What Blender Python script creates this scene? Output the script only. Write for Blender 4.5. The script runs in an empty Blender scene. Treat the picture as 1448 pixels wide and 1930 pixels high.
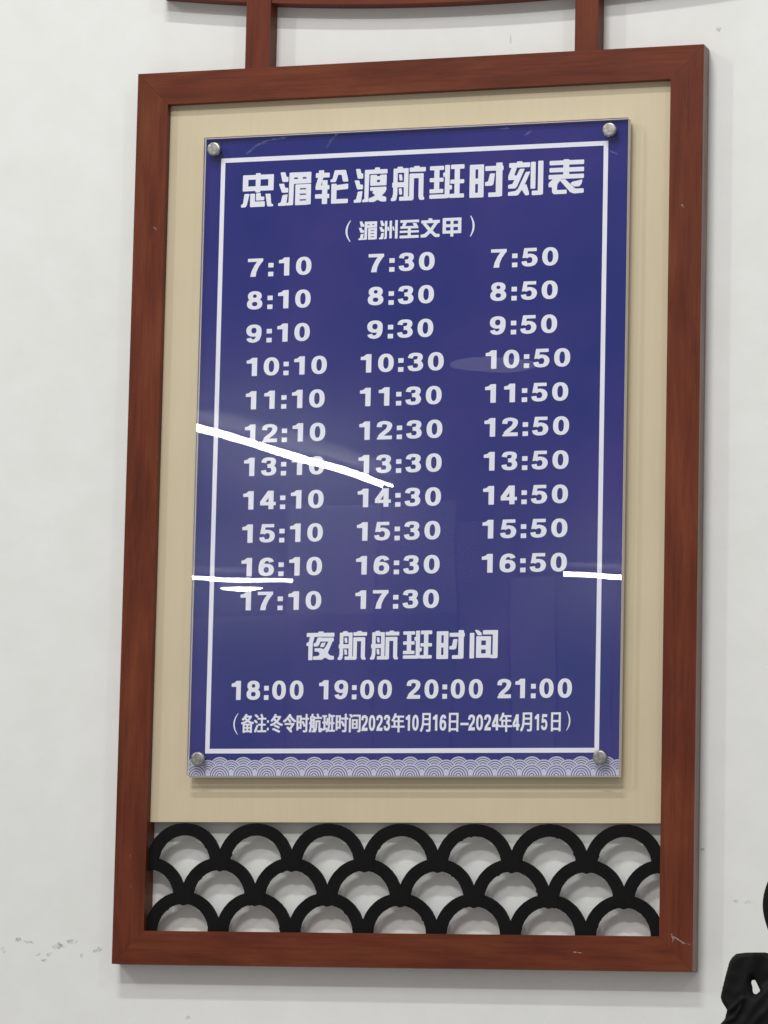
import bpy, bmesh, math, random
from mathutils import Vector, Matrix
random.seed(7)
sc = bpy.context.scene
C = sc.collection

# ------------------------------------------------------------------ camera
cam = bpy.data.cameras.new('camera')
cam.sensor_fit = 'VERTICAL'; cam.sensor_height = 36.0; cam.sensor_width = 36.0
cam.lens = 152.95; cam.clip_start = 0.05; cam.clip_end = 200
camo = bpy.data.objects.new('camera', cam); C.objects.link(camo)
camo.location = (1.72722, -5.51257, -0.76621)
camo.rotation_mode = 'XYZ'; camo.rotation_euler = (1.70214, -0.02183, 0.30732)
sc.camera = camo
# ------------------------------------------------------------------ ambient light of the hall
world = bpy.data.worlds.new('World'); sc.world = world; world.use_nodes = True
bg = world.node_tree.nodes['Background']
bg.inputs[0].default_value = (1.0, 0.965, 0.925, 1); bg.inputs[1].default_value = 0.36
# ------------------------------------------------------------------ hall lamps (ceiling about 2.2 m above the sign's middle)
def area(name, loc, sx, sy, power, col=(0.99, 0.992, 0.965), target=None):
    l = bpy.data.lights.new(name, 'AREA'); l.shape = 'RECTANGLE'; l.size = sx; l.size_y = sy
    l.energy = power; l.color = col
    o = bpy.data.objects.new(name, l); C.objects.link(o); o.location = loc
    if target is not None:
        o.rotation_euler = (Vector(target) - Vector(loc)).to_track_quat('-Z', 'Y').to_euler()
    return o
area('lamp_high_row', (-0.35, -3.6, 4.8), 1.5, 0.14, 124, target=(0, 0, 0))
area('lamp_middle_row', (-0.45, -4.5, 3.2), 1.5, 0.14, 74, target=(0, 0, 0))
area('lamp_side_left', (-4.0, -4.0, 3.3), 0.2, 1.3, 55, target=(0, 0, 0))
area('lamp_side_right', (3.6, -4.0, 3.3), 0.2, 1.3, 25, target=(0, 0, 0))

# ------------------------------------------------------------------ render look
sc.view_settings.view_transform = 'Standard'; sc.view_settings.look = 'None'
sc.view_settings.exposure = 0.0; sc.view_settings.gamma = 1.0
sc.view_settings.use_curve_mapping = False
sc.cycles.use_denoising = True
sc.cycles.max_bounces = 8; sc.cycles.transparent_max_bounces = 12

# ------------------------------------------------------------------ materials
def new_mat(name):
    m = bpy.data.materials.new(name); m.use_nodes = True
    nt = m.node_tree; p = nt.nodes['Principled BSDF']
    return m, nt, p
def N(nt, t, **kw):
    n = nt.nodes.new(t)
    for k, v in kw.items():
        if hasattr(n, k): setattr(n, k, v)
        else: n.inputs[k].default_value = v
    return n
def noise(nt, vec, scale, detail=4, rough=0.5, dist=0.0):
    n = N(nt, 'ShaderNodeTexNoise'); n.inputs['Scale'].default_value = scale
    n.inputs['Detail'].default_value = detail; n.inputs['Roughness'].default_value = rough
    n.inputs['Distortion'].default_value = dist
    nt.links.new(vec, n.inputs['Vector']); return n
def ramp(nt, fac, stops):
    r = N(nt, 'ShaderNodeValToRGB'); e = r.color_ramp.elements
    e[0].position = stops[0][0]; e[0].color = (*stops[0][1], 1)
    e[1].position = stops[-1][0]; e[1].color = (*stops[-1][1], 1)
    for pos, c in stops[1:-1]:
        el = e.new(pos); el.color = (*c, 1)
    nt.links.new(fac, r.inputs[0]); return r
def coords(nt, scale=(1, 1, 1), rnd=0.0):
    tc = N(nt, 'ShaderNodeTexCoord'); mp = N(nt, 'ShaderNodeMapping')
    mp.inputs['Scale'].default_value = scale
    src = tc.outputs['Object']
    if rnd:
        oi = N(nt, 'ShaderNodeObjectInfo'); ma = N(nt, 'ShaderNodeMath', operation='MULTIPLY'); ma.inputs[1].default_value = rnd
        nt.links.new(oi.outputs['Random'], ma.inputs[0])
        va = N(nt, 'ShaderNodeVectorMath', operation='ADD')
        nt.links.new(src, va.inputs[0]); nt.links.new(ma.outputs[0], va.inputs[1]); src = va.outputs[0]
    nt.links.new(src, mp.inputs['Vector'])
    return mp.outputs['Vector']
def bump(nt, p, h, strength, dist):
    b = N(nt, 'ShaderNodeBump'); b.inputs['Strength'].default_value = strength; b.inputs['Distance'].default_value = dist
    nt.links.new(h, b.inputs['Height']); nt.links.new(b.outputs[0], p.inputs['Normal'])
    return b
def mixc(nt, fac, a, b, blend='MIX'):
    m = N(nt, 'ShaderNodeMix', data_type='RGBA', blend_type=blend)
    if isinstance(fac, (int, float)): m.inputs[0].default_value = fac
    else: nt.links.new(fac, m.inputs[0])
    for i, v in ((6, a), (7, b)):
        if isinstance(v, tuple): m.inputs[i].default_value = (*v, 1)
        else: nt.links.new(v, m.inputs[i])
    return m.outputs[2]

# painted plaster wall
M_wall, nt, p = new_mat('wall_paint')
v = coords(nt)
n1 = noise(nt, v, 2.2, 5, 0.6); n2 = noise(nt, v, 18, 6, 0.65)
r1 = ramp(nt, n1.outputs[0], [(0.3, (0.785, 0.795, 0.785)), (0.7, (0.815, 0.822, 0.815))])
r2 = ramp(nt, n2.outputs[0], [(0.3, (0.965, 0.965, 0.96)), (0.62, (1, 1, 1))])
nt.links.new(mixc(nt, 1.0, r1.outputs[0], r2.outputs[0], 'MULTIPLY'), p.inputs['Base Color'])
p.inputs['Roughness'].default_value = 0.62; p.inputs['Specular IOR Level'].default_value = 0.3
n3 = noise(nt, v, 55, 6, 0.6); n4 = noise(nt, v, 7, 3, 0.5)
ad = N(nt, 'ShaderNodeMath', operation='MULTIPLY_ADD'); ad.inputs[1].default_value = 6.0
nt.links.new(n4.outputs[0], ad.inputs[0]); nt.links.new(n3.outputs[0], ad.inputs[2])
bump(nt, p, ad.outputs[0], 0.25, 0.0012)

# stained red-brown wood; grain runs along each member's own x axis
def wood(name, tone):
    m, nt, p = new_mat(name)
    v = coords(nt, (2.6, 17, 17), 7.0)
    g1 = noise(nt, v, 1.5, 6, 0.62, 0.6)
    v2 = coords(nt, (9, 260, 260), 5.0)
    g2 = noise(nt, v2, 1.0, 5, 0.7)
    v3 = coords(nt, (3.0, 9, 9), 3.0)
    g3 = noise(nt, v3, 1.3, 4, 0.55, 0.4)
    a = tuple(c * tone for c in (0.100, 0.0225, 0.0105)); b = tuple(c * tone for c in (0.154, 0.0365, 0.0165)); c_ = tuple(c * tone for c in (0.205, 0.060, 0.0240))
    r1 = ramp(nt, g1.outputs[0], [(0.3, a), (0.52, b), (0.75, c_)])
    r2 = ramp(nt, g2.outputs[0], [(0.33, (0.76, 0.73, 0.71)), (0.47, (0.95, 0.94, 0.93)), (0.62, (1.02, 1.02, 1.02))])
    r3 = ramp(nt, g3.outputs[0], [(0.3, (0.70, 0.62, 0.62)), (0.65, (1.05, 1.02, 1.0))])
    x = mixc(nt, 1.0, r1.outputs[0], r2.outputs[0], 'MULTIPLY'); x = mixc(nt, 1.0, x, r3.outputs[0], 'MULTIPLY')
    nt.links.new(x, p.inputs['Base Color'])
    rr = ramp(nt, g3.outputs[0], [(0.3, (0.38,) * 3), (0.7, (0.52,) * 3)])
    nt.links.new(rr.outputs[0], p.inputs['Roughness'])
    p.inputs['Specular IOR Level'].default_value = 0.16
    bump(nt, p, g2.outputs[0], 0.22, 0.0006)
    return m
M_wood = wood('stained_wood', 1.0)
M_side, nt, p = new_mat('greyer_wood_edge')  # paler, greyer wood tone for the outer sides of the stiles
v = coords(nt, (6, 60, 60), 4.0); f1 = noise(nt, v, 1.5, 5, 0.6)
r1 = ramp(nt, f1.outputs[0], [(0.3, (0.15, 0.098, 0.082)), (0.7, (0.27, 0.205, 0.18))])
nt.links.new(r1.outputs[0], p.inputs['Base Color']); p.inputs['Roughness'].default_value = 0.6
# cream backing panel
M_cream, nt, p = new_mat('cream_panel')
v = coords(nt, (60, 1, 6)); f1 = noise(nt, v, 2.0, 4, 0.6)
v = coords(nt); f2 = noise(nt, v, 5.0, 4, 0.55)
r1 = ramp(nt, f1.outputs[0], [(0.3, (0.615, 0.530, 0.372)), (0.7, (0.638, 0.550, 0.388))])
r2 = ramp(nt, f2.outputs[0], [(0.3, (0.94, 0.935, 0.92)), (0.65, (1, 1, 1))])
nt.links.new(mixc(nt, 1.0, r1.outputs[0], r2.outputs[0], 'MULTIPLY'), p.inputs['Base Color'])
p.inputs['Roughness'].default_value = 0.45; p.inputs['Specular IOR Level'].default_value = 0.35
# black lattice
M_black, nt, p = new_mat('black_paint')
v = coords(nt); f1 = noise(nt, v, 40, 5, 0.6)
r1 = ramp(nt, f1.outputs[0], [(0.35, (0.003, 0.003, 0.0035)), (0.75, (0.006, 0.006, 0.0065))])
nt.links.new(r1.outputs[0], p.inputs['Base Color'])
p.inputs['Roughness'].default_value = 0.6; p.inputs['Specular IOR Level'].default_value = 0.12
bump(nt, p, f1.outputs[0], 0.3, 0.0006)
# printed sheet
M_blue, nt, p = new_mat('blue_print')
v = coords(nt, (2.4, 1, 2.4)); f1 = noise(nt, v, 2.3, 4, 0.55)
r1 = ramp(nt, f1.outputs[0], [(0.32, (0.006, 0.017, 0.185)), (0.50, (0.018, 0.021, 0.200)), (0.70, (0.036, 0.026, 0.215))])
nt.links.new(r1.outputs[0], p.inputs['Base Color'])
p.inputs['Roughness'].default_value = 0.55; p.inputs['Specular IOR Level'].default_value = 0.1
M_white, nt, p = new_mat('white_print')
v = coords(nt); f1 = noise(nt, v, 22, 3, 0.5)
r1 = ramp(nt, f1.outputs[0], [(0.3, (0.85, 0.855, 0.965)), (0.7, (0.89, 0.895, 0.985))])
nt.links.new(r1.outputs[0], p.inputs['Base Color'])
p.inputs['Roughness'].default_value = 0.55; p.inputs['Specular IOR Level'].default_value = 0.1
M_lav, nt, p = new_mat('pale_lavender_print')
p.inputs['Base Color'].default_value = (0.58, 0.57, 0.74, 1); p.inputs['Roughness'].default_value = 0.55
M_wave, nt, p = new_mat('blue_line_print')
p.inputs['Base Color'].default_value = (0.085, 0.085, 0.21, 1); p.inputs['Roughness'].default_value = 0.55
# acrylic: clear sheet that reflects the hall
def acrylic():
    m = bpy.data.materials.new('clear_acrylic'); m.use_nodes = True; nt = m.node_tree; nt.nodes.clear()
    out = N(nt, 'ShaderNodeOutputMaterial')
    v = coords(nt); w = noise(nt, v, 3.2, 2, 0.5)
    b = N(nt, 'ShaderNodeBump'); b.inputs['Strength'].default_value = 1.0; b.inputs['Distance'].default_value = 0.00022
    nt.links.new(w.outputs[0], b.inputs['Height'])
    tr = N(nt, 'ShaderNodeBsdfTransparent'); tr.inputs[0].default_value = (0.985, 0.99, 0.99, 1)
    g1 = N(nt, 'ShaderNodeBsdfGlossy'); g1.inputs['Roughness'].default_value = 0.003; g1.inputs[0].default_value = (1, 1, 1, 1)
    nt.links.new(b.outputs[0], g1.inputs['Normal'])
    g2 = N(nt, 'ShaderNodeBsdfGlossy'); g2.inputs['Roughness'].default_value = 0.3
    lw = N(nt, 'ShaderNodeLayerWeight'); pw = N(nt, 'ShaderNodeMath', operation='POWER'); pw.inputs[1].default_value = 5.0
    nt.links.new(lw.outputs['Facing'], pw.inputs[0])
    fr = N(nt, 'ShaderNodeMath', operation='MULTIPLY_ADD'); fr.inputs[1].default_value = 0.955; fr.inputs[2].default_value = 0.045
    lw.inputs[0].default_value = 0.5; nt.links.new(pw.outputs[0], fr.inputs[0])
    g1b = N(nt, 'ShaderNodeBsdfGlossy'); g1b.inputs['Roughness'].default_value = 0.11; g1b.inputs[0].default_value = (1, 1, 1, 1)
    gm = N(nt, 'ShaderNodeMixShader'); gm.inputs[0].default_value = 0.45
    nt.links.new(g1.outputs[0], gm.inputs[1]); nt.links.new(g1b.outputs[0], gm.inputs[2])
    m1 = N(nt, 'ShaderNodeMixShader'); nt.links.new(fr.outputs[0], m1.inputs[0])
    nt.links.new(tr.outputs[0], m1.inputs[1]); nt.links.new(gm.outputs[0], m1.inputs[2])
    dn = noise(nt, v, 6, 5, 0.6); dr = ramp(nt, dn.outputs[0], [(0.35, (0.002,) * 3), (0.75, (0.006,) * 3)])
    m2 = N(nt, 'ShaderNodeMixShader'); nt.links.new(dr.outputs[0], m2.inputs[0])
    nt.links.new(m1.outputs[0], m2.inputs[1]); nt.links.new(g2.outputs[0], m2.inputs[2])
    nt.links.new(m2.outputs[0], out.inputs[0])
    return m
M_acr = acrylic()
M_clear = bpy.data.materials.new('clear_acrylic_back'); M_clear.use_nodes = True
_nt = M_clear.node_tree; _nt.nodes.clear()
_o = N(_nt, 'ShaderNodeOutputMaterial'); _t = N(_nt, 'ShaderNodeBsdfTransparent'); _t.inputs[0].default_value = (0.985, 0.99, 0.99, 1)
_nt.links.new(_t.outputs[0], _o.inputs[0])
M_edge, nt, p = new_mat('polished_acrylic_edge')
p.inputs['Base Color'].default_value = (0.85, 0.85, 0.83, 1); p.inputs['Roughness'].default_value = 0.25
M_pvc, nt, p = new_mat('white_backing_board')
p.inputs['Base Color'].default_value = (0.80, 0.78, 0.73, 1); p.inputs['Roughness'].default_value = 0.5
# brushed steel
M_steel, nt, p = new_mat('brushed_steel')
v = coords(nt); f1 = noise(nt, v, 160, 4, 0.6)
r1 = ramp(nt, f1.outputs[0], [(0.35, (0.22, 0.215, 0.20)), (0.65, (0.46, 0.45, 0.43))])
nt.links.new(r1.outputs[0], p.inputs['Base Color'])
p.inputs['Metallic'].default_value = 0.9; p.inputs['Roughness'].default_value = 0.42
# fabric
M_fab, nt, p = new_mat('black_nylon')
v = coords(nt); f1 = noise(nt, v, 900, 3, 0.6); f2 = noise(nt, v, 25, 4, 0.55)
r1 = ramp(nt, f2.outputs[0], [(0.3, (0.0012, 0.0012, 0.0018)), (0.7, (0.0035, 0.0035, 0.0048))])
nt.links.new(r1.outputs[0], p.inputs['Base Color'])
p.inputs['Roughness'].default_value = 0.68; p.inputs['Specular IOR Level'].default_value = 0.22; p.inputs['Sheen Weight'].default_value = 0.03; p.inputs['Sheen Roughness'].default_value = 0.4
bump(nt, p, f1.outputs[0], 0.35, 0.0006)
M_web, nt, p = new_mat('grey_black_webbing')
v = coords(nt); f1 = noise(nt, v, 700, 2, 0.6)
p.inputs['Base Color'].default_value = (0.014, 0.014, 0.017, 1); p.inputs['Roughness'].default_value = 0.5
bump(nt, p, f1.outputs[0], 0.4, 0.0005)
# lamps
def emit(name, col, s):
    m, nt, p = new_mat(name)
    p.inputs['Base Color'].default_value = (0.8, 0.8, 0.8, 1)
    p.inputs['Emission Color'].default_value = (*col, 1); p.inputs['Emission Strength'].default_value = s
    return m
M_tube = emit('lit_tube', (1.0, 0.99, 0.97), 75)
M_disc = emit('lit_diffuser', (1.0, 0.99, 0.97), 60)
M_dim = emit('faint_diffuser', (1.0, 0.99, 1.0), 1.9)
M_bar, nt, p = new_mat('pale_bar_paint')
p.inputs['Base Color'].default_value = (0.8, 0.8, 0.8, 1)
M_house, nt, p = new_mat('lamp_housing')
p.inputs['Base Color'].default_value = (0.16, 0.16, 0.16, 1)
# marks
def mark(name, col, alpha, scale):
    m = bpy.data.materials.new(name); m.use_nodes = True; nt = m.node_tree; p = nt.nodes['Principled BSDF']
    p.inputs['Base Color'].default_value = (*col, 1); p.inputs['Roughness'].default_value = 0.7
    v = coords(nt); n = noise(nt, v, scale, 4, 0.65)
    r = ramp(nt, n.outputs[0], [(0.40, (0, 0, 0)), (0.62, (alpha,) * 3)])
    nt.links.new(r.outputs[0], p.inputs['Alpha'])
    return m
M_scuff = mark('grey_scuff', (0.36, 0.355, 0.34), 0.42, 110)
M_streak = mark('pale_streak', (0.6, 0.62, 0.75), 0.15, 60)
M_scr = mark('pale_scratch', (0.55, 0.43, 0.38), 0.6, 200)

# ------------------------------------------------------------------ builders
def link_mesh(name, verts, faces, mats, parent=None, loc=None, smooth=False, bev=0.0, mi=None, seg=2):
    me = bpy.data.meshes.new(name)
    bm = bmesh.new()
    vs = [bm.verts.new(v) for v in verts]
    for i, f in enumerate(faces):
        try:
            ff = bm.faces.new([vs[k] for k in f])
            if mi: ff.material_index = mi[i]
        except ValueError: pass
    if bev:
        bmesh.ops.bevel(bm, geom=[e for e in bm.edges if e.calc_face_angle(0) > 0.5], offset=bev, segments=seg, affect='EDGES', profile=0.5)
    bm.to_mesh(me); bm.free()
    for m in (mats if isinstance(mats, (list, tuple)) else [mats]): me.materials.append(m)
    if smooth:
        for poly in me.polygons: poly.use_smooth = True
    o = bpy.data.objects.new(name, me); C.objects.link(o)
    if parent: o.parent = parent
    if loc is not None: o.location = loc
    return o
def empty(name, loc=(0, 0, 0)):
    o = bpy.data.objects.new(name, None); C.objects.link(o); o.location = loc; o.empty_display_size = 0.05; return o
def tag(o, label=None, cat=None, group=None, kind=None):
    if label: o['label'] = label
    if cat: o['category'] = cat
    if group: o['group'] = group
    if kind: o['kind'] = kind
    return o
def box_vf(x0, x1, y0, y1, z0, z1):
    v = [(x0, y0, z0), (x1, y0, z0), (x1, y0, z1), (x0, y0, z1), (x0, y1, z0), (x1, y1, z0), (x1, y1, z1), (x0, y1, z1)]
    f = [(0, 1, 2, 3), (5, 4, 7, 6), (4, 0, 3, 7), (1, 5, 6, 2), (3, 2, 6, 7), (4, 5, 1, 0)]
    return v, f
def box(name, x0, x1, y0, y1, z0, z1, mat, parent=None, bev=0.0):
    v, f = box_vf(x0, x1, y0, y1, z0, z1)
    return link_mesh(name, v, f, mat, parent, bev=bev)
def prism(poly, y0, y1):
    """extrude an xz outline (counter-clockwise seen from -y) from y0 (front) to y1 (back)"""
    n = len(poly)
    v = [(x, y0, z) for x, z in poly] + [(x, y1, z) for x, z in poly]
    f = [tuple(range(n)), tuple(range(2 * n - 1, n - 1, -1))]
    f += [(i, i + n, (i + 1) % n + n, (i + 1) % n) for i in range(n)]
    return v, f

# ------------------------------------------------------------------ the wall
wv, wf = box_vf(-1.6, 1.6, 0.0, 0.12, -1.4, 1.5)
wall = tag(link_mesh('wall', wv, wf, M_wall), kind='structure')
def blot(name, mat, x, z, w, h, ang, y, parent):
    n = 12; pts = []
    for i in range(n):
        a = 2 * math.pi * i / n; k = random.uniform(0.6, 1.1)
        px, pz = w / 2 * k * math.cos(a), h / 2 * k * math.sin(a)
        ca, sa = math.cos(ang), math.sin(ang)
        pts.append((x + px * ca - pz * sa, y, z + px * sa + pz * ca))
    return link_mesh(name, pts, [tuple(range(n))], mat, parent)
for k, (x, z, w, h, a) in enumerate([(-0.5484, -0.5788, .011, .006, -.1), (-0.532, -0.5815, .016, .004, 0), (-0.5086, -0.6063, .011, .0035, 0), (-0.519, -0.5985, .008, .004, .3),
        (-0.4915, -0.5867, .016, .008, .35), (-0.4835, -0.586, .01, .004, -.3), (-0.4708, -0.5808, .016, .006, 0), (-0.4305, -0.5903, .019, .005, .3), (-0.455, -0.600, .006, .006, 1), (-0.570, -0.592, .006, .008, .5), (-.502, -.598, .012, .005, .2),
        (0.1251, 0.6383, .0028, .011, 0), (0.4128, 0.6375, .008, .006, .2), (0.4499, -0.5189, .010, .003, 0), (0.4667, -0.5201, .014, .004, .1), (.405, -.452, .006, .003, 0), (-.30, -.68, .008, .004, .2)]):
    blot('scuff_mark', M_scuff, x, z, w * 1.15, h * 1.25, a, -0.0004 - 0.00003 * k, wall)

# ------------------------------------------------------------------ carved wooden sign frame
W, H, T, D = 0.80, 1.2213, 0.0447, 0.030
frame = tag(empty('sign_frame', (0, 0, -H / 2)), 'tall red-brown wooden wall frame with cream panel and black fish-scale lattice', 'frame')
def member(name, cx, cz, L, t, rot, mitre=True, y0=-D, y1=-0.0008, mat=M_wood):
    """a straight member along its own x; outer edge on +z; bevelled arrises"""
    m = t if mitre else 0
    poly = [(-L / 2 + m, -t / 2), (L / 2 - m, -t / 2), (L / 2, t / 2), (-L / 2, t / 2)]
    n = 2.0
    v, f = prism(poly, y0, y1)
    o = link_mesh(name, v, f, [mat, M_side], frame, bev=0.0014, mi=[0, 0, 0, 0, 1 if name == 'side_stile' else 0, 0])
    o.location = (cx, 0, cz + H / 2); o.rotation_euler = (0, rot, 0)
    return o
g = 0.00012      # hairline at the mitres
member('top_rail', 0, H / 2 - T / 2, W - 2 * g, T, 0)
member('bottom_rail', 0, -H / 2 + T / 2, W - 2 * g, T, math.pi)
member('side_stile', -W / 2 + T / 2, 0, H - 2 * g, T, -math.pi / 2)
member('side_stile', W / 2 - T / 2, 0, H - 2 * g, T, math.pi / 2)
for xc, wd in ((-0.2268, 0.0352), (0.2386, 0.0322)):
    o = member('hanger_post', xc, H / 2 + 0.0003 + 0.11, 0.22, wd, math.pi / 2, mitre=False, y0=-D + 0.0012)
# curved bar above
def zlow(x): return 0.6884 + (x - 0.09) ** 2 / 6.8
pts_lo = [(x, zlow(x)) for x in [-0.372 + i * (0.80 / 24) for i in range(25)]]
for (xa, xb) in ((-0.372, -0.2446), (-0.2090, 0.2223), (0.2549, 0.44)):
    n = 14; xs = [xa + (xb - xa) * i / n for i in range(n + 1)]
    poly = [(x, zlow(x)) for x in xs] + [(x, zlow(x) + 0.055) for x in reversed(xs)]
    v, f = prism([(x, z + H / 2) for x, z in poly], -D + 0.004, -0.001)
    link_mesh('curved_bar', v, f, M_wood, frame, bev=0.001)
# cream panel
cp = box('back_panel', -W / 2 + T - 0.0002, W / 2 - T + 0.0002, -0.0175, -0.0135, -0.4194 + H / 2, H / 2 - T + 0.0002 + H / 2, M_cream, frame, bev=0.0006)
# black lattice of overlapping scales
IW = W - 2 * T
pitch = IW / 7; R_o = pitch * 0.527; R_i = pitch * 0.365
lat = empty('lattice', (0, 0, 0)); lat.parent = frame; lat.location = (0, 0, 0)
zb = -H / 2 + T; ztop = -0.4203
rowp = (ztop - zb - R_o) / 2 - 0.0003
def arc_mesh(a0, a1, y0, y1, xl=-9, xr=9, n=48, wob=0):
    rng = random.Random(wob)
    v = []; f = []
    for i in range(n + 1):
        a = math.radians(a0 + (a1 - a0) * i / n)
        j = rng.uniform(-.0003, .0003); k = rng.uniform(-.00025, .00025) - (0.0012 if rng.random() < 0.02 else 0)
        for r in (R_o + j * .5, R_i + k):
            for y in (y0, y1):
                v.append((min(max(r * math.cos(a), xl), xr), y, r * math.sin(a)))
    for i in range(n):
        b = i * 4; c = b + 4
        f += [(b, c, c + 2, b + 2), (b + 1, b + 3, c + 3, c + 1), (b, b + 1, c + 1, c), (b + 2, c + 2, c + 3, b + 3)]
    f += [(0, 2, 3, 1), (n * 4, n * 4 + 1, n * 4 + 3, n * 4 + 2)]
    return v, f
k = 0
for row in range(3):
    zc = zb + (2 - row) * rowp
    if row == 1: xs = [-IW / 2 + pitch * i for i in range(8)]
    else: xs = [-IW / 2 + pitch * (i + .5) for i in range(7)]
    for i, x in enumerate(xs):
        lo = -12 if row < 2 else 0
        a0, a1 = lo, 180 - lo
        xl, xr = -9, 9
        if row == 1 and i == 0: a1 = 90; xl = 0
        if row == 1 and i == 7: a0 = 90; xr = 0
        if i == 0 and row != 1: xl = -IW / 2 - x + 0.0004
        if i == 6 and row != 1: xr = IW / 2 - x - 0.0004
        v, f = arc_mesh(a0, a1, -0.021 + 0.00018 * (i % 2) + 0.0004 * row, -0.0160 + 0.00018 * (i % 2) + 0.0004 * row, xl, xr, wob=k)
        o = link_mesh('scale_arc', v, f, M_black, lat); o.location = (x, 0, zc + H / 2); k += 1
# chips and scratches on the wood
for k, (pts, w) in enumerate([([(0.3715, -0.5625), (0.3745, -0.569), (0.3735, -0.5745)], .0022), ([(0.374, -0.566), (0.381, -0.570), (0.388, -0.5745), (0.397, -0.576)], .0013), ([(0.241, -0.5875), (0.257, -0.589)], .0016), ([(0.346, 0.2105), (0.353, 0.205)], .0013), ([(-0.378, -0.4645), (-0.377, -0.468)], .0018), ([(-.376, -.506), (-.375, -.509)], .0014), ([(.372, .395), (.377, .391)], .003), ([(-.37, .395), (-.366, .39)], .0025)]):
    v = []; f = []
    for i, (x, z) in enumerate(pts):
        ww = w * (1.0 if i < len(pts) - 1 else .4)
        v += [(x - ww * .4, -D - 0.0004, z - ww / 2 + H / 2), (x + ww * .4, -D - 0.0004, z + ww / 2 + H / 2)]
    f = [(2 * i, 2 * i + 2, 2 * i + 3, 2 * i + 1) for i in range(len(pts) - 1)]
    link_mesh('scratch', v, f, M_scr, frame)

# ------------------------------------------------------------------ timetable board
BX0, BX1, BZ0, BZ1 = -0.2980, 0.3002, -0.3587, 0.5148
YF = -0.0370
board = tag(empty('timetable_board', (0, YF, BZ0)), 'navy blue ferry timetable board with white lettering behind clear acrylic', 'sign')
def P(o):       # child placed with world coordinates
    o.parent = board; o.location = (o.location[0], o.location[1] - YF, o.location[2] - BZ0); return o
v, f = box_vf(BX0, BX1, YF, YF + 0.0055, BZ0, BZ1)
P(link_mesh('acrylic_sheet', v, f, [M_acr, M_edge, M_clear], mi=[0, 2, 1, 1, 1, 1]))
bk = P(box('backing_board', BX0 + .0002, BX1 - .0002, YF + 0.0082, YF + 0.0145, BZ0 - 0.0012, BZ1 - .0004, M_pvc, bev=0.0006))
YP = YF + 0.0075      # front of the printed sheet
P(box('printed_sheet', BX0 + .0005, BX1 - .0005, YP, YP + 0.0006, BZ0 + .0002, BZ1 - .0005, M_blue))
# white border lines
def flat(name, polys, mat, y=YP - 0.00012, step=0.000025, parent=None):
    v = []; f = []
    for k, pl in enumerate(polys):
        b = len(v)
        if isinstance(pl, tuple):       # ring or ribbon: two rails of equal length
            A, B = pl; n = len(A)
            v += [(x, y - k * step, z) for x, z in A] + [(x, y - k * step, z) for x, z in B]
            f += [(b + i, b + i + 1, b + n + i + 1, b + n + i) for i in range(n - 1)]
        else:
            v += [(x, y - k * step, z) for x, z in pl]
            f.append(tuple(range(b, b + len(pl))))
    return P(link_mesh(name, v, f, mat))
bw = 0.0062; LX0, LX1, LZ0, LZ1 = -0.2750, 0.2712, -0.3281, 0.4862
for nm, x0, x1, z0, z1 in (('border_line', LX0, LX1, LZ1 - bw, LZ1), ('border_line', LX0, LX1, LZ0, LZ0 + bw), ('border_line', LX0, LX0 + bw, LZ0 + bw, LZ1 - bw), ('border_line', LX1 - bw, LX1, LZ0 + bw, LZ1 - bw)):
    flat(nm, [[(x0, z0), (x1, z0), (x1, z1), (x0, z1)]], M_white)
# ---- wave band at the foot of the print
wp = 45.5 / 1362
WZ = BZ0 + 0.0002
wx0, wx1 = BX0 + .0006, BX1 - .0006
def wave_layer(xoff, zc, y, R):
    white = []; rings = []
    x = wx0 - wp + xoff
    while x < wx1 + wp:
        n = 22
        def cl(px, pz): return (min(max(px, wx0), wx1), max(pz, WZ))
        if x - R < wx1 and x + R > wx0:
            arc = [cl(x + R * math.cos(math.pi * i / n), zc + R * math.sin(math.pi * i / n)) for i in range(n + 1)]
            white.append(arc + [cl(x - R, WZ), cl(x + R, WZ)])
            for rr in (0.88, 0.67, 0.46, 0.25):
                A = [cl(x + R * rr * math.cos(math.pi * i / n), zc + R * rr * math.sin(math.pi * i / n)) for i in range(n + 1)]
                r2 = rr - 0.085
                B = [cl(x + R * r2 * math.cos(math.pi * i / n), zc + R * r2 * math.sin(math.pi * i / n)) for i in range(n + 1)]
                rings.append((A, B))
        x += wp
    a = flat('wave_band', white, M_lav, y, 0.0000005)
    b = flat('wave_lines', rings, M_wave, y - 0.00004, 0.0)
Rw = wp * 0.50
wave_layer(0.010 + 0.0004, WZ + 0.0112, YP - 0.00010, Rw * 0.86)
wave_layer(0.010 + wp / 2, WZ + 0.0072, YP - 0.00022, Rw * 0.86)
wave_layer(0.010 + 0.0004, WZ + 0.0001, YP - 0.00034, Rw * 0.93)

# ---- lettering -------------------------------------------------------------
def rc(x0, y0, x1, y1): return [(x0, y0), (x1, y0), (x1, y1), (x0, y1)]
def soft(poly, r=2.2):
    """round the corners of an outline a little"""
    out = []; n = len(poly)
    for i in range(n):
        p0, p1, p2 = poly[i - 1], poly[i], poly[(i + 1) % n]
        d0 = math.hypot(p0[0] - p1[0], p0[1] - p1[1]); d2 = math.hypot(p2[0] - p1[0], p2[1] - p1[1])
        if d0 < 1e-6 or d2 < 1e-6: continue
        a = min(r, d0 * .3) / d0; b = min(r, d2 * .3) / d2
        A = (p1[0] + (p0[0] - p1[0]) * a, p1[1] + (p0[1] - p1[1]) * a); B = (p1[0] + (p2[0] - p1[0]) * b, p1[1] + (p2[1] - p1[1]) * b)
        mid = ((A[0] + B[0] + 2 * p1[0]) / 4, (A[1] + B[1] + 2 * p1[1]) / 4)
        out += [A, mid, B]
    return out
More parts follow.
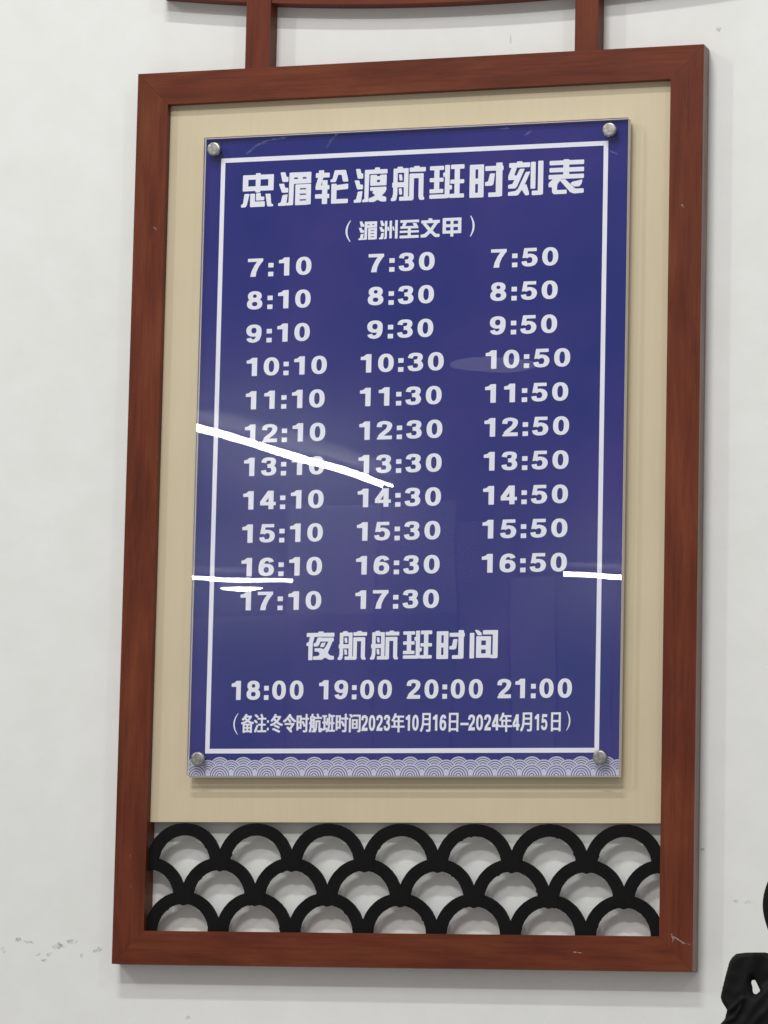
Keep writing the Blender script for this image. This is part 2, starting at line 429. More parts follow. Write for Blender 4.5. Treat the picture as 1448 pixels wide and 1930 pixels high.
def water(w):
    k = w / 30.0
    ps = [[(5, 0), (20, 0), (24, 14), (30, 14), (30, 29), (12, 29)], [(1, 34), (17, 34), (21, 47), (30, 47), (30, 61), (11, 61)], [(13, 68), (29, 66), (25, 98), (22, 100), (0, 100), (0, 92), (8, 90)]]
    return [[(x * k, y) for x, y in q] for q in ps]
def ring_box(x0, y0, x1, y1, tx, ty): return [rc(x0, y0, x1, y0 + ty), rc(x0, y1 - ty, x1, y1), rc(x0, y0 + ty * .5, x0 + tx, y1 - ty * .5), rc(x1 - tx, y0 + ty * .5, x1, y1 - ty * .5)]
GL = {
 'zhong': ring_box(4, 4, 100, 52, 17, 14) + [rc(44, -1, 59, 57), [(10, 60), (26, 60), (18, 95), (14, 100), (0, 100), (0, 92), (6, 90)],
      [(28, 60), (43, 60), (43, 84), (74, 84), (74, 100), (28, 100)], [(46, 59), (61, 59), (61, 70), (72, 70), (72, 81), (46, 81)], [(75, 62), (91, 62), (94, 92), (100, 94), (100, 100), (82, 100)]],
 'mei': water(30) + [[(33, 2), (48, 2), (46, 99), (25, 100), (25, 93), (32, 90)], rc(40, 2, 100, 17), rc(40, 22, 100, 36), rc(59, 16, 74, 23), rc(85, 16, 100, 23),
      rc(52, 38, 66, 100), rc(85, 38, 100, 99), rc(60, 38, 92, 50), rc(60, 54, 92, 66), rc(60, 70, 92, 83), rc(60, 87, 92, 100)],
 'lun': [rc(1, 7, 43, 21), rc(10, -1, 26, 9), [(9, 18), (25, 18), (17, 45), (17, 56), (1, 56), (1, 46)], rc(1, 44, 43, 57), rc(21, 29, 37, 100), rc(0, 70, 43, 83),
      [(58, 1), (74, 1), (62, 36), (46, 36), (46, 28), (52, 27)], [(76, 1), (92, 1), (99, 28), (100, 36), (84, 36)], rc(58, 1, 92, 15), rc(49, 41, 65, 100), [(60, 46), (100, 42), (100, 58), (60, 61)], rc(49, 87, 100, 100)],
 'du': water(27) + [rc(62, -2, 77, 8), rc(32, 4, 100, 17), [(32, 4), (46, 4), (44, 99), (26, 100), (26, 93), (32, 90)], rc(49, 20, 69, 52), rc(78, 20, 98, 52), rc(66, 24, 82, 35), rc(66, 42, 82, 52),
      rc(49, 56, 98, 67), [(58, 66), (98, 62), (95, 72), (84, 82), (98, 87), (98, 100), (84, 100), (71, 94), (62, 100), (45, 100), (45, 89), (57, 85), (65, 80), (56, 74)]],
 'hang': [rc(17, -1, 33, 8), rc(7, 4, 49, 17), rc(6, 4, 18.5, 84), [(5, 80), (18.5, 80), (16, 96), (12, 100), (0, 100), (0, 92), (4, 89)], rc(37, 4, 50, 99), rc(3, 45, 46, 60), [(22, 22), (31, 22), (33, 40), (24, 40)], [(22, 63), (31, 63), (33, 82), (24, 82)],
      rc(24, 88, 64, 100), rc(66, -1, 82, 8), rc(53, 3, 100, 16), rc(54, 21, 94, 35), rc(53, 21, 66, 98), [(80, 24), (94, 24), (94, 90), (97, 93), (97, 100), (84, 100), (80, 92)]],
 'ban': [rc(0, 2, 41, 14), rc(13, 6, 28, 78), rc(0, 37, 40, 49), rc(0, 70, 40, 82), rc(0, 86, 54, 98), rc(44, 0, 58, 97), rc(39, 22, 46, 35), rc(56, 60, 65, 73), rc(61, 0, 100, 13), rc(72, 5, 87, 92), rc(60, 44, 100, 56), rc(58, 86, 100, 98)],
 'shi': ring_box(0, 3, 42, 100, 17, 14) + [rc(4, 44, 40, 60), rc(46, 9, 100, 23), rc(78, 0, 97, 99), rc(56, 87, 92, 100), [(60, 31), (75, 31), (71, 63), (66, 67), (46, 67), (46, 56), (55, 54)]],
 'ke': [rc(24, -1, 40, 8), rc(2, 3, 62, 17), [(10, 15), (25, 15), (17, 40), (27, 40), (22, 53), (0, 53), (0, 41)], [(33, 21), (47, 21), (26, 72), (21, 78), (0, 78), (0, 67), (12, 65)], [(50, 31), (63, 30), (45, 74), (30, 97), (26, 99), (0, 99), (0, 88), (20, 86), (28, 80)],
      [(41, 72), (52, 66), (60, 92), (60, 99), (50, 100), (40, 84)], rc(64, 2, 78, 81), rc(85, 0, 100, 99), rc(68, 87, 96, 100)],
 'biao': [rc(41, -1, 58, 56), rc(2, 2, 100, 15), rc(2, 23, 100, 36), rc(0, 43, 100, 56), [(14, 54), (37, 54), (25, 72), (24, 88), (52, 88), (52, 100), (15, 100), (10, 94), (10, 79), (0, 79), (0, 67)],
      [(30, 58), (47, 57), (76, 86), (100, 86), (100, 99), (72, 100), (62, 96)], [(66, 66), (96, 60), (94, 72), (88, 80), (72, 80), (62, 72)]],
 'ye': [rc(41, -1, 60, 8), rc(0, 4, 98, 18), [(12, 17), (28, 17), (22, 42), (22, 100), (7, 100), (7, 50), (0, 50), (0, 38), (7, 38)], [(39, 20), (55, 20), (46, 44), (40, 52), (25, 52), (25, 42), (33, 38)], rc(50, 21, 96, 35), [(53, 40), (68, 38), (62, 54), (48, 54)],
      [(80, 28), (96, 24), (88, 45), (76, 75), (84, 84), (98, 86), (98, 99), (80, 99), (67, 91), (56, 99), (24, 99), (24, 87), (44, 85), (48, 76), (40, 70), (29, 70), (29, 58), (50, 58), (62, 62), (72, 46)]],
 'jian': [rc(1, 10, 17, 99), [(18, 0), (30, 0), (43, 11), (43, 19), (29, 19)], rc(47, 1, 100, 16), rc(82, 1, 100, 98), rc(74, 87, 95, 99)] + ring_box(24, 22, 76, 97, 18, 15) + [rc(30, 53, 70, 68)],
 'zhou': water(28) + [[(31, 2), (44, 2), (42, 96), (38, 100), (26, 100), (31, 88)], rc(56, 2, 69, 98), rc(86, 0, 100, 100), [(44, 34), (52, 34), (55, 56), (46, 56)], [(71, 34), (79, 34), (84, 56), (74, 56)]],
 'zhi': [rc(2, 2, 100, 16), [(18, 14), (38, 14), (27, 38), (8, 46)], rc(3, 35, 96, 48), [(66, 20), (86, 20), (99, 48), (82, 48)], rc(42, 46, 58, 92), rc(0, 59, 100, 71), rc(0, 85, 100, 100)],
 'wen': [rc(40, -2, 60, 12), rc(2, 8, 100, 24), [(72, 22), (92, 22), (62, 66), (30, 98), (22, 100), (0, 100), (0, 84), (18, 82), (46, 58)], [(8, 26), (27, 23), (56, 56), (80, 82), (100, 84), (100, 100), (76, 100), (42, 68)]],
 'jia': ring_box(0, 0, 100, 84, 18, 16) + [rc(42, 4, 58, 101), rc(6, 34, 94, 50)],
}
def place(polys, x0, z0, w, h, W0=100.0, rnd=2.0):
    """glyph drawn in a 0..W0 x 0..100 box (y down) set into the rectangle x0..x0+w, z0..z0+h"""
    out = []
    for pl in polys:
        if isinstance(pl, tuple):
            A, B = pl
            out.append(([(x0 + x / W0 * w, z0 + (100 - y) / 100 * h) for x, y in A], [(x0 + x / W0 * w, z0 + (100 - y) / 100 * h) for x, y in B]))
        else:
            q = soft(pl, rnd)
            q = [(x0 + x / W0 * w, z0 + (100 - y) / 100 * h) for x, y in q]
            ar = sum(q[i - 1][0] * q[i][1] - q[i][0] * q[i - 1][1] for i in range(len(q)))
            if ar < 0: q.reverse()
            out.append(q)
    return out
# digits: an elliptical pen swept along a centre line
HWX, HWY = 14.5, 9.0
def cat(pts, sub=6):
    out = []; n = len(pts)
    for i in range(n - 1):
        p0 = pts[max(i - 1, 0)]; p1 = pts[i]; p2 = pts[i + 1]; p3 = pts[min(i + 2, n - 1)]
        for s in range(sub):
            t = s / sub
            out.append(tuple(0.5 * (2 * p1[k] + (p2[k] - p0[k]) * t + (2 * p0[k] - 5 * p1[k] + 4 * p2[k] - p3[k]) * t * t + (3 * p1[k] - p0[k] - 3 * p2[k] + p3[k]) * t ** 3) for k in (0, 1)))
    out.append(pts[-1]); return out
def pen(pts):
    k = HWY / HWX; q = [(x * k, y) for x, y in pts]; A = []; B = []
    for i in range(len(q)):
        a = q[max(i - 1, 0)]; b = q[min(i + 1, len(q) - 1)]
        dx, dy = b[0] - a[0], b[1] - a[1]; l = math.hypot(dx, dy) or 1
        nx, ny = -dy / l, dx / l
        A.append(((q[i][0] + nx * HWY) / k, q[i][1] + ny * HWY)); B.append(((q[i][0] - nx * HWY) / k, q[i][1] - ny * HWY))
    return (A, B)
def oval(cx, cy, rx, ry, e=0.88, n=36):
    A = []; B = []
    def pt(a, sx, sy):
        c, s = math.cos(a), math.sin(a)
        return (cx + sx * math.copysign(abs(c) ** e, c), cy + sy * math.copysign(abs(s) ** e, s))
    for i in range(n + 1):
        a = 2 * math.pi * i / n
        A.append(pt(a, rx + HWX, ry + HWY)); B.append(pt(a, rx - HWX, ry - HWY))
    return (A, B)
six = [oval(45, 66.5, 29.5, 24.5), pen(cat([(74, 25), (66, 13), (47, 9), (27, 17), (17, 38), (15.5, 60), (16, 70)]))]
def flip(pl): return ([(90 - x, 100 - y) for x, y in pl[0]], [(90 - x, 100 - y) for x, y in pl[1]])
DG = {
 '0': [oval(45, 50, 30, 41)],
 '1': [[(0, 14), (18, 11), (31, 0), (61, 0), (61, 100), (31, 100), (31, 31), (0, 31)]],
 '2': [pen(cat([(15, 33), (20, 15), (45, 9), (70, 16), (73, 32), (62, 50), (36, 70), (20, 86)])), [(3, 100), (3, 92), (16, 80), (88, 80), (88, 100)]],
 '3': [pen(cat([(15, 29), (23, 13), (44, 9), (66, 13), (71, 27), (62, 42), (38, 47)])), pen(cat([(38, 48), (64, 52), (74, 69), (66, 86), (44, 91), (22, 87), (14, 70)]))],
 '4': [rc(48, 0, 77, 100), rc(0, 61, 90, 79), [(44, 0), (60, 0), (60, 22), (28, 64), (0, 64), (0, 58)]],
 '5': [rc(14, 0, 84, 18), [(14, 2), (37, 2), (32, 42), (28, 52), (5, 54)], pen(cat([(20, 49), (44, 40), (67, 47), (75, 65), (66, 85), (44, 91), (21, 87), (14, 71)]))],
 '6': six,
 '7': [rc(0, 0, 88, 18), [(57, 12), (88, 12), (62, 48), (50, 76), (47, 100), (15, 100), (22, 70), (38, 38)]],
 '8': [oval(45, 27, 25.5, 18.5), oval(45, 70.5, 30, 21)],
 '9': [flip(pl) for pl in six],
 ':': [rc(0, 27, 30, 52), rc(0, 76, 30, 101)],
 '-': [rc(4, 48, 86, 62)],
}
ADV = {'1': 99, ':': 53}
INK = {'1': 61, ':': 30}
def number(name, s, x, z, h, xs=1.0, track=0, y=YP - 0.00012):
    polys = []; cx = 0.0
    for i, ch in enumerate(s):
        polys += place(DG[ch], x + cx * xs * h / 100, z, xs * h, h, 100.0, 1.2)
        cx += ADV.get(ch, 115) + track
        nxt = s[i + 1] if i + 1 < len(s) else ''
        if nxt == '1' and ch in ':1': cx += 8
        if i == 0 and nxt == ':': cx += 4
    return flat(name, polys, M_white, y)
def glyph_line(name, keys, xs, z0, z1):
    for k, (x0, x1) in zip(keys, xs):
        flat(name, place(GL[k], x0, z0, x1 - x0, z1 - z0, 100.0, 2.4), M_white)
def bracket(name, x0, x1, z0, z1, left=True, t=0.0028):
    A = []; B = []; n = 12
    for i in range(n + 1):
        s = i / n; z = z0 + (z1 - z0) * s; k = 4 * s * (1 - s)
        wdt = t * (0.45 + 0.55 * k)
        x = (x1 - (x1 - x0 - t) * k) if left else (x0 + (x1 - x0 - t) * k)
        A.append((x - wdt / 2, z)); B.append((x + wdt / 2, z))
    return flat(name, [(B, A)], M_white)
hx = lambda px: -0.2438 + (px - 455) * (0.4822 / 645)
glyph_line('heading_character', ['zhong', 'mei', 'lun', 'du', 'hang', 'ban', 'shi', 'ke', 'biao'],
    [(hx(a), hx(b)) for a, b in ((454, 516), (525.5, 588), (596, 659), (670, 733), (740.5, 805.5), (813, 878), (888, 951), (960, 1025), (1035, 1100))], 0.4168, 0.4632)
sx_ = lambda px: -0.0752 + (px - 675) * (0.1444 / 193)
glyph_line('subtitle_character', ['mei', 'zhou', 'zhi', 'wen', 'jia'], [(sx_(a), sx_(b)) for a, b in ((675, 710), (714, 749), (753, 789), (792.5, 828), (833.5, 868.5))], 0.3652, 0.3906)
bracket('bracket', -0.0951, -0.0868, 0.3634, 0.3925, True); bracket('bracket', 0.0822, 0.0895, 0.3640, 0.3925, False)
nx_ = lambda px: -0.1350 + (px - 576) * (0.2662 / 361)
glyph_line('night_heading_character', ['ye', 'hang', 'hang', 'ban', 'shi', 'jian'], [(nx_(a), nx_(b)) for a, b in ((576, 630), (636, 691), (697.5, 752), (759.5, 814), (822.5, 875), (884, 937))], -0.2036, -0.1655)
Zr = [0.3203, 0.2752, 0.2294, 0.1836, 0.1379, 0.0923, 0.0468, 0.0012, -0.0440, -0.0895, -0.1356]
for i, hour in enumerate(range(7, 18)):
    for mnt, xa, xb in (('10', -0.2323, -0.2304), ('30', -0.0600, -0.0679), ('50', 0.1117, 0.1070)):
        if hour == 17 and mnt == '50': continue
        number('departure_time', '%d:%s' % (hour, mnt), xa if hour < 10 else xb, Zr[i], 0.0250, 0.99)
for s, x in (('18:00', -0.2397), ('19:00', -0.1159), ('20:00', 0.0064), ('21:00', 0.1314)):
    number('night_departure_time', s, x, -0.2562, 0.0256, 0.845)
# footnote: condensed black type; Han characters from Blender's own built-in typeface, thickened
dg = None
def han(name, text, x0, x1, z0, z1, bold=0.0007):
    cu = bpy.data.curves.new('t', 'FONT'); cu.body = text; cu.size = 1.0; cu.resolution_u = 3
    o = bpy.data.objects.new('t', cu); C.objects.link(o)
    bpy.context.view_layer.update()
    me = bpy.data.meshes.new_from_object(o.evaluated_get(bpy.context.evaluated_depsgraph_get()))
    vs = [v.co.copy() for v in me.vertices]; fs = [tuple(p.vertices) for p in me.polygons]
    bpy.data.objects.remove(o); bpy.data.curves.remove(cu); bpy.data.meshes.remove(me)
    ax, bx = min(v.x for v in vs), max(v.x for v in vs); az, bz = min(v.y for v in vs), max(v.y for v in vs)
    V = []; F = []
    for k, (dx, dz) in enumerate(((-1, -.5), (1, -.5), (-1, .5), (1, .5), (0, 0))):
        b = len(V)
        for v in vs:
            V.append((x0 + bold + (v.x - ax) / (bx - ax) * (x1 - x0 - 2 * bold) + dx * bold, YP - 0.00012 - k * 0.00003, z0 + (v.y - az) / (bz - az) * (z1 - z0) + dz * bold))
        F += [tuple(b + i for i in q) for q in fs]
    return P(link_mesh(name, V, F, M_white))
fx = lambda px: -0.2249 + (px - 453) * (0.4453 / 605)
zf0, zf1 = -0.3003, -0.2755
bracket('bracket', -0.2369, -0.2293, -0.3030, -0.2745, True, 0.0020); bracket('bracket', 0.2268, 0.2330, -0.2990, -0.2735, False, 0.0020)
for s, a, b in (('备注', 453, 502), ('冬令时航班时间', 509, 682), ('年', 740, 765), ('月', 794, 814), ('日', 848, 866), ('年', 942, 966), ('月', 981, 1003), ('日', 1038, 1056)):
    han('footnote_text', s, fx(a), fx(b), zf0 if s not in ('月', '日') else zf0 + .0004, zf1)
HWX0, HWY0 = HWX, HWY
for s, a, b in (('2023', 683, 738), ('10', 767, 792), ('16', 818, 844), ('2024', 884, 942), ('4', 967, 980), ('15', 1008, 1032)):
    tot = sum(ADV.get(c, 106) - 4 for c in s[:-1]) + 90 if len(s) > 1 else 90
    h = 0.0212; wd = fx(b) - fx(a)
    xs = wd / (tot * h / 100)
    polys = []; cx = 0
    for ch in s:
        polys += place(DG[ch], fx(a) + cx * xs * h / 100, -0.2986, xs * h, h, 100.0, 1.2); cx += (95 if ch == '1' else 106) - 4
    flat('footnote_text', polys, M_white)
number('footnote_text', '-', fx(869), -0.3003, 0.0230, 0.60)
flat('footnote_text', [[(fx(503), zf0 + .003), (fx(506.5), zf0 + .003), (fx(506.5), zf0 + .0065), (fx(503), zf0 + .0065)], [(fx(503), zf0 + .013), (fx(506.5), zf0 + .013), (fx(506.5), zf0 + .0165), (fx(503), zf0 + .0165)]], M_white)
# ---- four stand-off screws
def lathe(profile, n=28):
    v = []; f = []
    for r, y in profile:
        for i in range(n):
            a = 2 * math.pi * i / n; v.append((r * math.cos(a), y, r * math.sin(a)))
    for k in range(len(profile) - 1):
        for i in range(n):
            j = (i + 1) % n; f.append((k * n + i, k * n + j, (k + 1) * n + j, (k + 1) * n + i))
    f.append(tuple(range(n))[::-1]); f.append(tuple((len(profile) - 1) * n + i for i in range(n)))
    return v, f
for (x, z) in ((-0.2820, 0.4975), (0.2755, 0.4985), (0.2755, -0.3352), (-0.2812, -0.3362)):
    hv, hf = lathe([(0.0001, -0.0064), (0.0072, -0.0064), (0.0086, -0.0060), (0.0094, -0.0048), (0.0096, -0.0034), (0.0096, -0.0002)])
    hd = link_mesh('screw_head', hv, hf, M_steel); hd.location = (x, YF, z); P(hd)
    for poly in hd.data.polygons: poly.use_smooth = abs(poly.normal.y) < 0.9
    bv, bf = lathe([(0.0070, YF + 0.0146 - YF), (0.0070, -0.0177 - YF)])
    bo = link_mesh('standoff_barrel', bv, bf, M_steel); bo.location = (x, YF, z); P(bo)
# pale translucent streaks over the acrylic
for k, pts in enumerate([[(-0.236, 0.489), (-0.222, 0.5005), (-0.205, 0.507), (-0.175, 0.510)], [(-0.122, 0.492), (-0.113, 0.505), (-0.106, 0.512)], [(0.118, 0.5065), (0.135, 0.508)], [(0.276, 0.470), (0.286, 0.466)], [(0.158, 0.497), (0.167, 0.503)]]):
    w = 0.0022; v = []
    for x, z in pts: v += [(x - w * .5, YF - 0.0003, z + w * .5), (x + w * .5, YF - 0.0003, z - w * .5)]
    P(link_mesh('faint_streak', v, [(2 * i, 2 * i + 1, 2 * i + 3, 2 * i + 2) for i in range(len(pts) - 1)], M_streak))

# ------------------------------------------------------------------ ceiling lamps mirrored in the acrylic
def tube_vf(a, b, r, n=10):
    a = Vector(a); b = Vector(b); d = (b - a).normalized(); s = d.cross(Vector((0, 0, 1))).normalized(); u = s.cross(d)
    v = []; 
    for p_ in (a, b):
        for i in range(n):
            t = 2 * math.pi * i / n; v.append(tuple(p_ + s * (r * math.cos(t)) + u * (r * math.sin(t))))
    f = [(i, (i + 1) % n, n + (i + 1) % n, n + i) for i in range(n)] + [tuple(range(n))[::-1], tuple(range(n, 2 * n))]
    return v, f
def batten(label, a, b, gap, r, group='fluorescent lights mirrored in the board'):
    a = Vector(a); b = Vector(b); d = (b - a).normalized(); s = d.cross(Vector((0, 0, 1))).normalized()
    root = tag(empty('fluorescent_light', (a + b) / 2), label, 'ceiling light', group)
    L = (b - a).length / 2
    offs = (-gap / 2, gap / 2) if gap else (0,)
    for o_ in offs:
        v, f = tube_vf(-d * L + s * o_, d * L + s * o_, r)
        link_mesh('tube', v, f, M_tube, root, smooth=False)
    hw = 0.20; h0 = 0.05
    c = [(-d * (L + .02) - s * hw), (d * (L + .02) - s * hw), (d * (L + .02) + s * hw), (-d * (L + .02) + s * hw)]
    v = [tuple(q + Vector((0, 0, h0))) for q in c] + [tuple(q * 0.98 + Vector((0, 0, h0 + .05))) for q in c]
    link_mesh('housing', v, [(0, 1, 2, 3), (7, 6, 5, 4), (0, 4, 5, 1), (1, 5, 6, 2), (2, 6, 7, 3), (3, 7, 4, 0)], M_house, root)
    return root
batten('twin fluorescent tube light mirrored as the long diagonal streak across the board', (-5.12, -12.90, 2.2), (-4.787, -14.90, 2.2), 0.060, 0.0082)
batten('fluorescent light mirrored as the short streak at the board left edge', (-7.55, -18.40, 2.2), (-6.616, -18.825, 2.2), 0.0, 0.013)
batten('fluorescent light mirrored as the short streak at the board right edge', (-4.917, -18.72, 2.2), (-4.2, -18.87, 2.2), 0.0, 0.015)
def disc_lamp(label, c, r, mat):
    root = tag(empty('round_ceiling_light', c), label, 'ceiling light')
    n = 32
    v = [(r * math.cos(2 * math.pi * i / n), r * math.sin(2 * math.pi * i / n), 0) for i in range(n)] + [(r * .9 * math.cos(2 * math.pi * i / n), r * .9 * math.sin(2 * math.pi * i / n), -.004) for i in range(n)]
    link_mesh('diffuser', v, [(i, (i + 1) % n, n + (i + 1) % n, n + i) for i in range(n)] + [tuple(range(n, 2 * n))], mat, root)
    v = [(1.06 * r * math.cos(2 * math.pi * i / n), 1.06 * r * math.sin(2 * math.pi * i / n), z) for z in (0.004, .05) for i in range(n)]
    link_mesh('rim', v, [(i, (i + 1) % n, n + (i + 1) % n, n + i) for i in range(n)] + [tuple(range(n)), tuple(range(n, 2 * n))[::-1]], M_bar, root)
disc_lamp('small round ceiling light mirrored as a bright lens below 16:10', (-7.045, -19.115, 2.2), 0.118, M_disc)
disc_lamp('faint round ceiling light mirrored as a pale lens beside 10:50', (-3.27, -11.59, 2.2), 0.19, M_dim)

# added glowing panes, out of view, mirrored as a pale veil on the board
veil_root = tag(empty('veil_glow', (-7.4, -24.0, 1.2)), 'added glowing panes mirrored as a pale veil over the lower board', 'glow panel')
M_veil = {e_: emit('veil_glow_pane', (0.92, 0.95, 1.0), e_) for e_ in (0.73, 0.48, 0.27, 0.24)}
for x0, x1, z0, z1, k in ((-8.426, -7.743, 2.585, 3.40, .73), (-7.727, -7.163, 2.585, 3.40, .48), (-7.147, -6.763, 2.585, 3.24, .24),
        (-9.60, -8.444, 1.0, 2.58, .24), (-8.426, -7.743, 1.0, 2.58, .27), (-7.727, -7.163, 1.0, 2.58, .27), (-7.147, -6.763, 1.0, 2.58, .27), (-6.747, -6.423, 1.0, 2.83, .48), (-6.407, -5.993, 1.0, 2.83, .27), (-5.977, -5.4, 1.0, 2.58, .24)):
    v, f = box_vf(x0, x1, -24.04, -24.0, z0, z1)
    link_mesh('glow_pane', [(a_ + 7.4, b_ + 24.0, c_ - 1.2) for a_, b_, c_ in v], f, M_veil[k], veil_root)
for x0, x1, z0, z1 in ((-9.65, -5.35, 0.9, 0.99), (-8.443, -8.427, 1.0, 3.40), (-7.742, -7.728, 1.0, 3.40), (-7.162, -7.148, 1.0, 3.40), (-6.762, -6.748, 1.0, 3.3), (-6.422, -6.408, 1.0, 2.83), (-5.992, -5.978, 1.0, 2.83)):
    v, f = box_vf(x0, x1, -24.06, -23.98, z0, z1)
    link_mesh('glow_pane_bar', [(a_ + 7.4, b_ + 24.0, c_ - 1.2) for a_, b_, c_ in v], f, M_bar, veil_root)

# ------------------------------------------------------------------ black bag in the lower right corner, in front of the wall
BY = -1.2
bx = lambda c: 0.6947 + c / 7.15 * 0.000551
bz = lambda c: -0.5521 - c / 7.15 * 0.000532
bag = tag(empty('bag', (bx(1100), BY, bz(3400))), 'black nylon backpack with padded carry loop at the lower right corner', 'backpack')
def PB(o):
    o.parent = bag; o.matrix_parent_inverse = Matrix.Translation(-bag.location); return o
def sweep(name, path, hw, hd, mat, n=16, pw=0.7, sub=8, yoff=None, wr=0.0):
    """padded band: path in the xz plane (crop units), in-plane half width hw, half depth hd"""
    pts = cat([(bx(a), bz(b)) for a, b in path], sub)
    ys = [q[0] for q in cat([(y, 0) for y in (yoff or [0] * len(path))], sub)]
    hws = [q[0] for q in cat([(h, 0) for h in (hw if isinstance(hw, (list, tuple)) else [hw] * len(path))], sub)]
    v = []; f = []; m = len(pts)
    for i in range(m):
        a = pts[max(i - 1, 0)]; b = pts[min(i + 1, m - 1)]
        dx, dz = b[0] - a[0], b[1] - a[1]; l = math.hypot(dx, dz) or 1; nx, nz = -dz / l, dx / l
        for k in range(n):
            t = 2 * math.pi * k / n; c, s = math.cos(t), math.sin(t)
            u = math.copysign(abs(c) ** pw, c) * hws[i]; w = math.copysign(abs(s) ** pw, s) * hd
            w *= 1 + wr * math.sin(i * 1.7 + k)
            v.append((pts[i][0] + nx * u, BY + ys[i] + w, pts[i][1] + nz * u))
    for i in range(m - 1):
        for k in range(n):
            j = (k + 1) % n; f.append((i * n + k, i * n + j, (i + 1) * n + j, (i + 1) * n + k))
    f += [tuple(range(n))[::-1], tuple((m - 1) * n + k for k in range(n))]
    o = link_mesh(name, v, f, mat, smooth=True); return PB(o)
px = 0.000551 / 7.15
OUT = [(440, 985), (560, 968), (800, 958), (900, 985), (1100, 1040), (1300, 1250), (1350, 1700), (1300, 2150), (180, 2150), (205, 1990), (240, 1930), (295, 1870), (325, 1745), (255, 1640), (235, 1570), (262, 1440), (300, 1280), (350, 1090), (390, 1030)]
HOLE = [(660, 1295), (700, 1360), (755, 1480), (690, 1545), (660, 1490), (652, 1420), (638, 1370)]
def seg_d(p, a, b):
    dx, dy = b[0] - a[0], b[1] - a[1]; l2 = dx * dx + dy * dy
    t = max(0, min(1, ((p[0] - a[0]) * dx + (p[1] - a[1]) * dy) / l2)) if l2 else 0
    return math.hypot(p[0] - a[0] - t * dx, p[1] - a[1] - t * dy)
def inside(p, poly):
    r = False
    for i in range(len(poly)):
        a, b = poly[i - 1], poly[i]
        if (a[1] > p[1]) != (b[1] > p[1]) and p[0] < (b[0] - a[0]) * (p[1] - a[1]) / (b[1] - a[1]) + a[0]: r = not r
    return r
def sdf(p):
    do = min(seg_d(p, OUT[i - 1], OUT[i]) for i in range(len(OUT))); do = do if inside(p, OUT) else -do
    dh = min(seg_d(p, HOLE[i - 1], HOLE[i]) for i in range(len(HOLE))); dh = -dh if inside(p, HOLE) else dh
    return min(do, dh)
FOLDS = [([(300, 1790), (420, 1720), (540, 1595)], 26, 0.0030), ([(330, 1905), (450, 1845), (515, 1730), (560, 1600)], 24, 0.0030), ([(470, 2050), (620, 1840), (760, 1600), (900, 1420)], 60, 0.0028), ([(560, 2100), (760, 1850), (1000, 1620)], 50, 0.0022), ([(380, 1130), (300, 1450)], 60, 0.0012)]
step = 16; gx = range(170, 1376, step); gy = range(940, 2172, step)
idx = {}; V = []; Fc = []
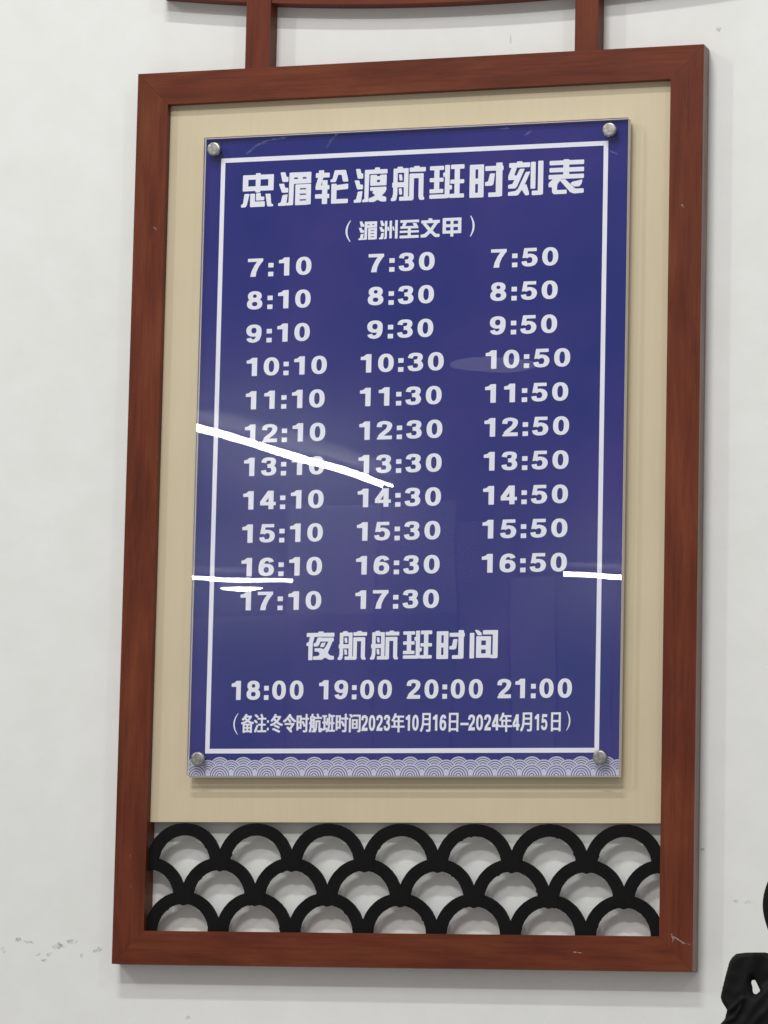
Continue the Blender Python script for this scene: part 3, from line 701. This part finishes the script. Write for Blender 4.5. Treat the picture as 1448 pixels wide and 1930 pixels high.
def vert(i, j):
    if (i, j) in idx: return idx[(i, j)]
    p = (float(i), float(j)); d = DS[(i, j)]
    if d < 0:
        for _ in range(2):
            d0 = sdf(p); gxx = (sdf((p[0] + 1, p[1])) - d0); gyy = (sdf((p[0], p[1] + 1)) - d0)
            l = math.hypot(gxx, gyy) or 1; p = (p[0] - gxx / l * d0, p[1] - gyy / l * d0)
        d = 0.0
    t = min(d / 75.0, 1.0); h = 0.0068 * math.sqrt(max(0, 1 - (1 - t) ** 2))
    yo = 0.010 / (1 + math.exp(-(p[0] - 730) / 40)) / (1 + math.exp((p[1] - 1480) / 60))
    for pts_, w_, amp in FOLDS:
        dd = min(seg_d(p, pts_[k_], pts_[k_ + 1]) for k_ in range(len(pts_) - 1)); yo -= amp * math.exp(-(dd / w_) ** 2) * t
    yo += 0.0010 * mnoise.noise(Vector((p[0] / 120, p[1] / 160, 0))) * t
    idx[(i, j)] = len(V); V.append((bx(p[0]), BY + yo - h, bz(p[1]))); V.append((bx(p[0]), BY + yo + h * 0.9 + 0.001, bz(p[1])))
    return idx[(i, j)]
from mathutils import noise as mnoise
DS = {(i, j): sdf((i, j)) for i in gx for j in gy}
edge_count = {}
for i in list(gx)[:-1]:
    for j in list(gy)[:-1]:
        q = [(i, j), (i + step, j), (i + step, j + step), (i, j + step)]
        if max(DS[c_] for c_ in q) <= 0: continue
        ids = [vert(*c_) for c_ in q]
        Fc.append((ids[3], ids[2], ids[1], ids[0])); Fc.append((ids[0] + 1, ids[1] + 1, ids[2] + 1, ids[3] + 1))
        for k_ in range(4):
            e_ = (ids[k_], ids[(k_ + 1) % 4]); r_ = (e_[1], e_[0])
            if r_ in edge_count: edge_count.pop(r_)
            else: edge_count[e_] = 1
for a_, b_ in edge_count: Fc.append((a_, b_, b_ + 1, a_ + 1))
PB(link_mesh('carry_loop', V, Fc, M_fab, smooth=True))
sweep('shoulder_strap', [(1500, 1500), (1250, 1300), (1005, 700), (900, 300), (1010, -60), (1250, -400)], [200 * px, 190 * px, 175 * px, 172 * px, 170 * px, 170 * px], 0.008, M_fab, yoff=[0.02, 0.02, 0.02, 0.02, 0.02, 0.03])
# bag body: soft creased volume running down out of the picture
bm = bmesh.new(); bmesh.ops.create_icosphere(bm, subdivisions=5, radius=1.0)
from mathutils import noise as mnoise
for vtx in bm.verts:
    c = vtx.co.copy()
    e = 0.62
    q = Vector([math.copysign(abs(t) ** e, t) for t in c])
    wv_ = 0.05 * mnoise.noise(c * 2.3) + 0.022 * mnoise.noise(Vector((c.x * 9 + c.z * 6, c.y * 4, c.z * 4 - c.x * 3)))
    q *= 1 + wv_
    shear = (q.z - 1) * 0.25
    vtx.co = Vector((bx(1230) + q.x * 0.074 , BY + 0.055 + q.y * 0.058, bz(3300) + q.z * 0.132 + q.x * 0.014))
me = bpy.data.meshes.new('bag_body'); bm.to_mesh(me); bm.free(); me.materials.append(M_fab)
for poly in me.polygons: poly.use_smooth = True
o = bpy.data.objects.new('bag_body', me); C.objects.link(o); PB(o)
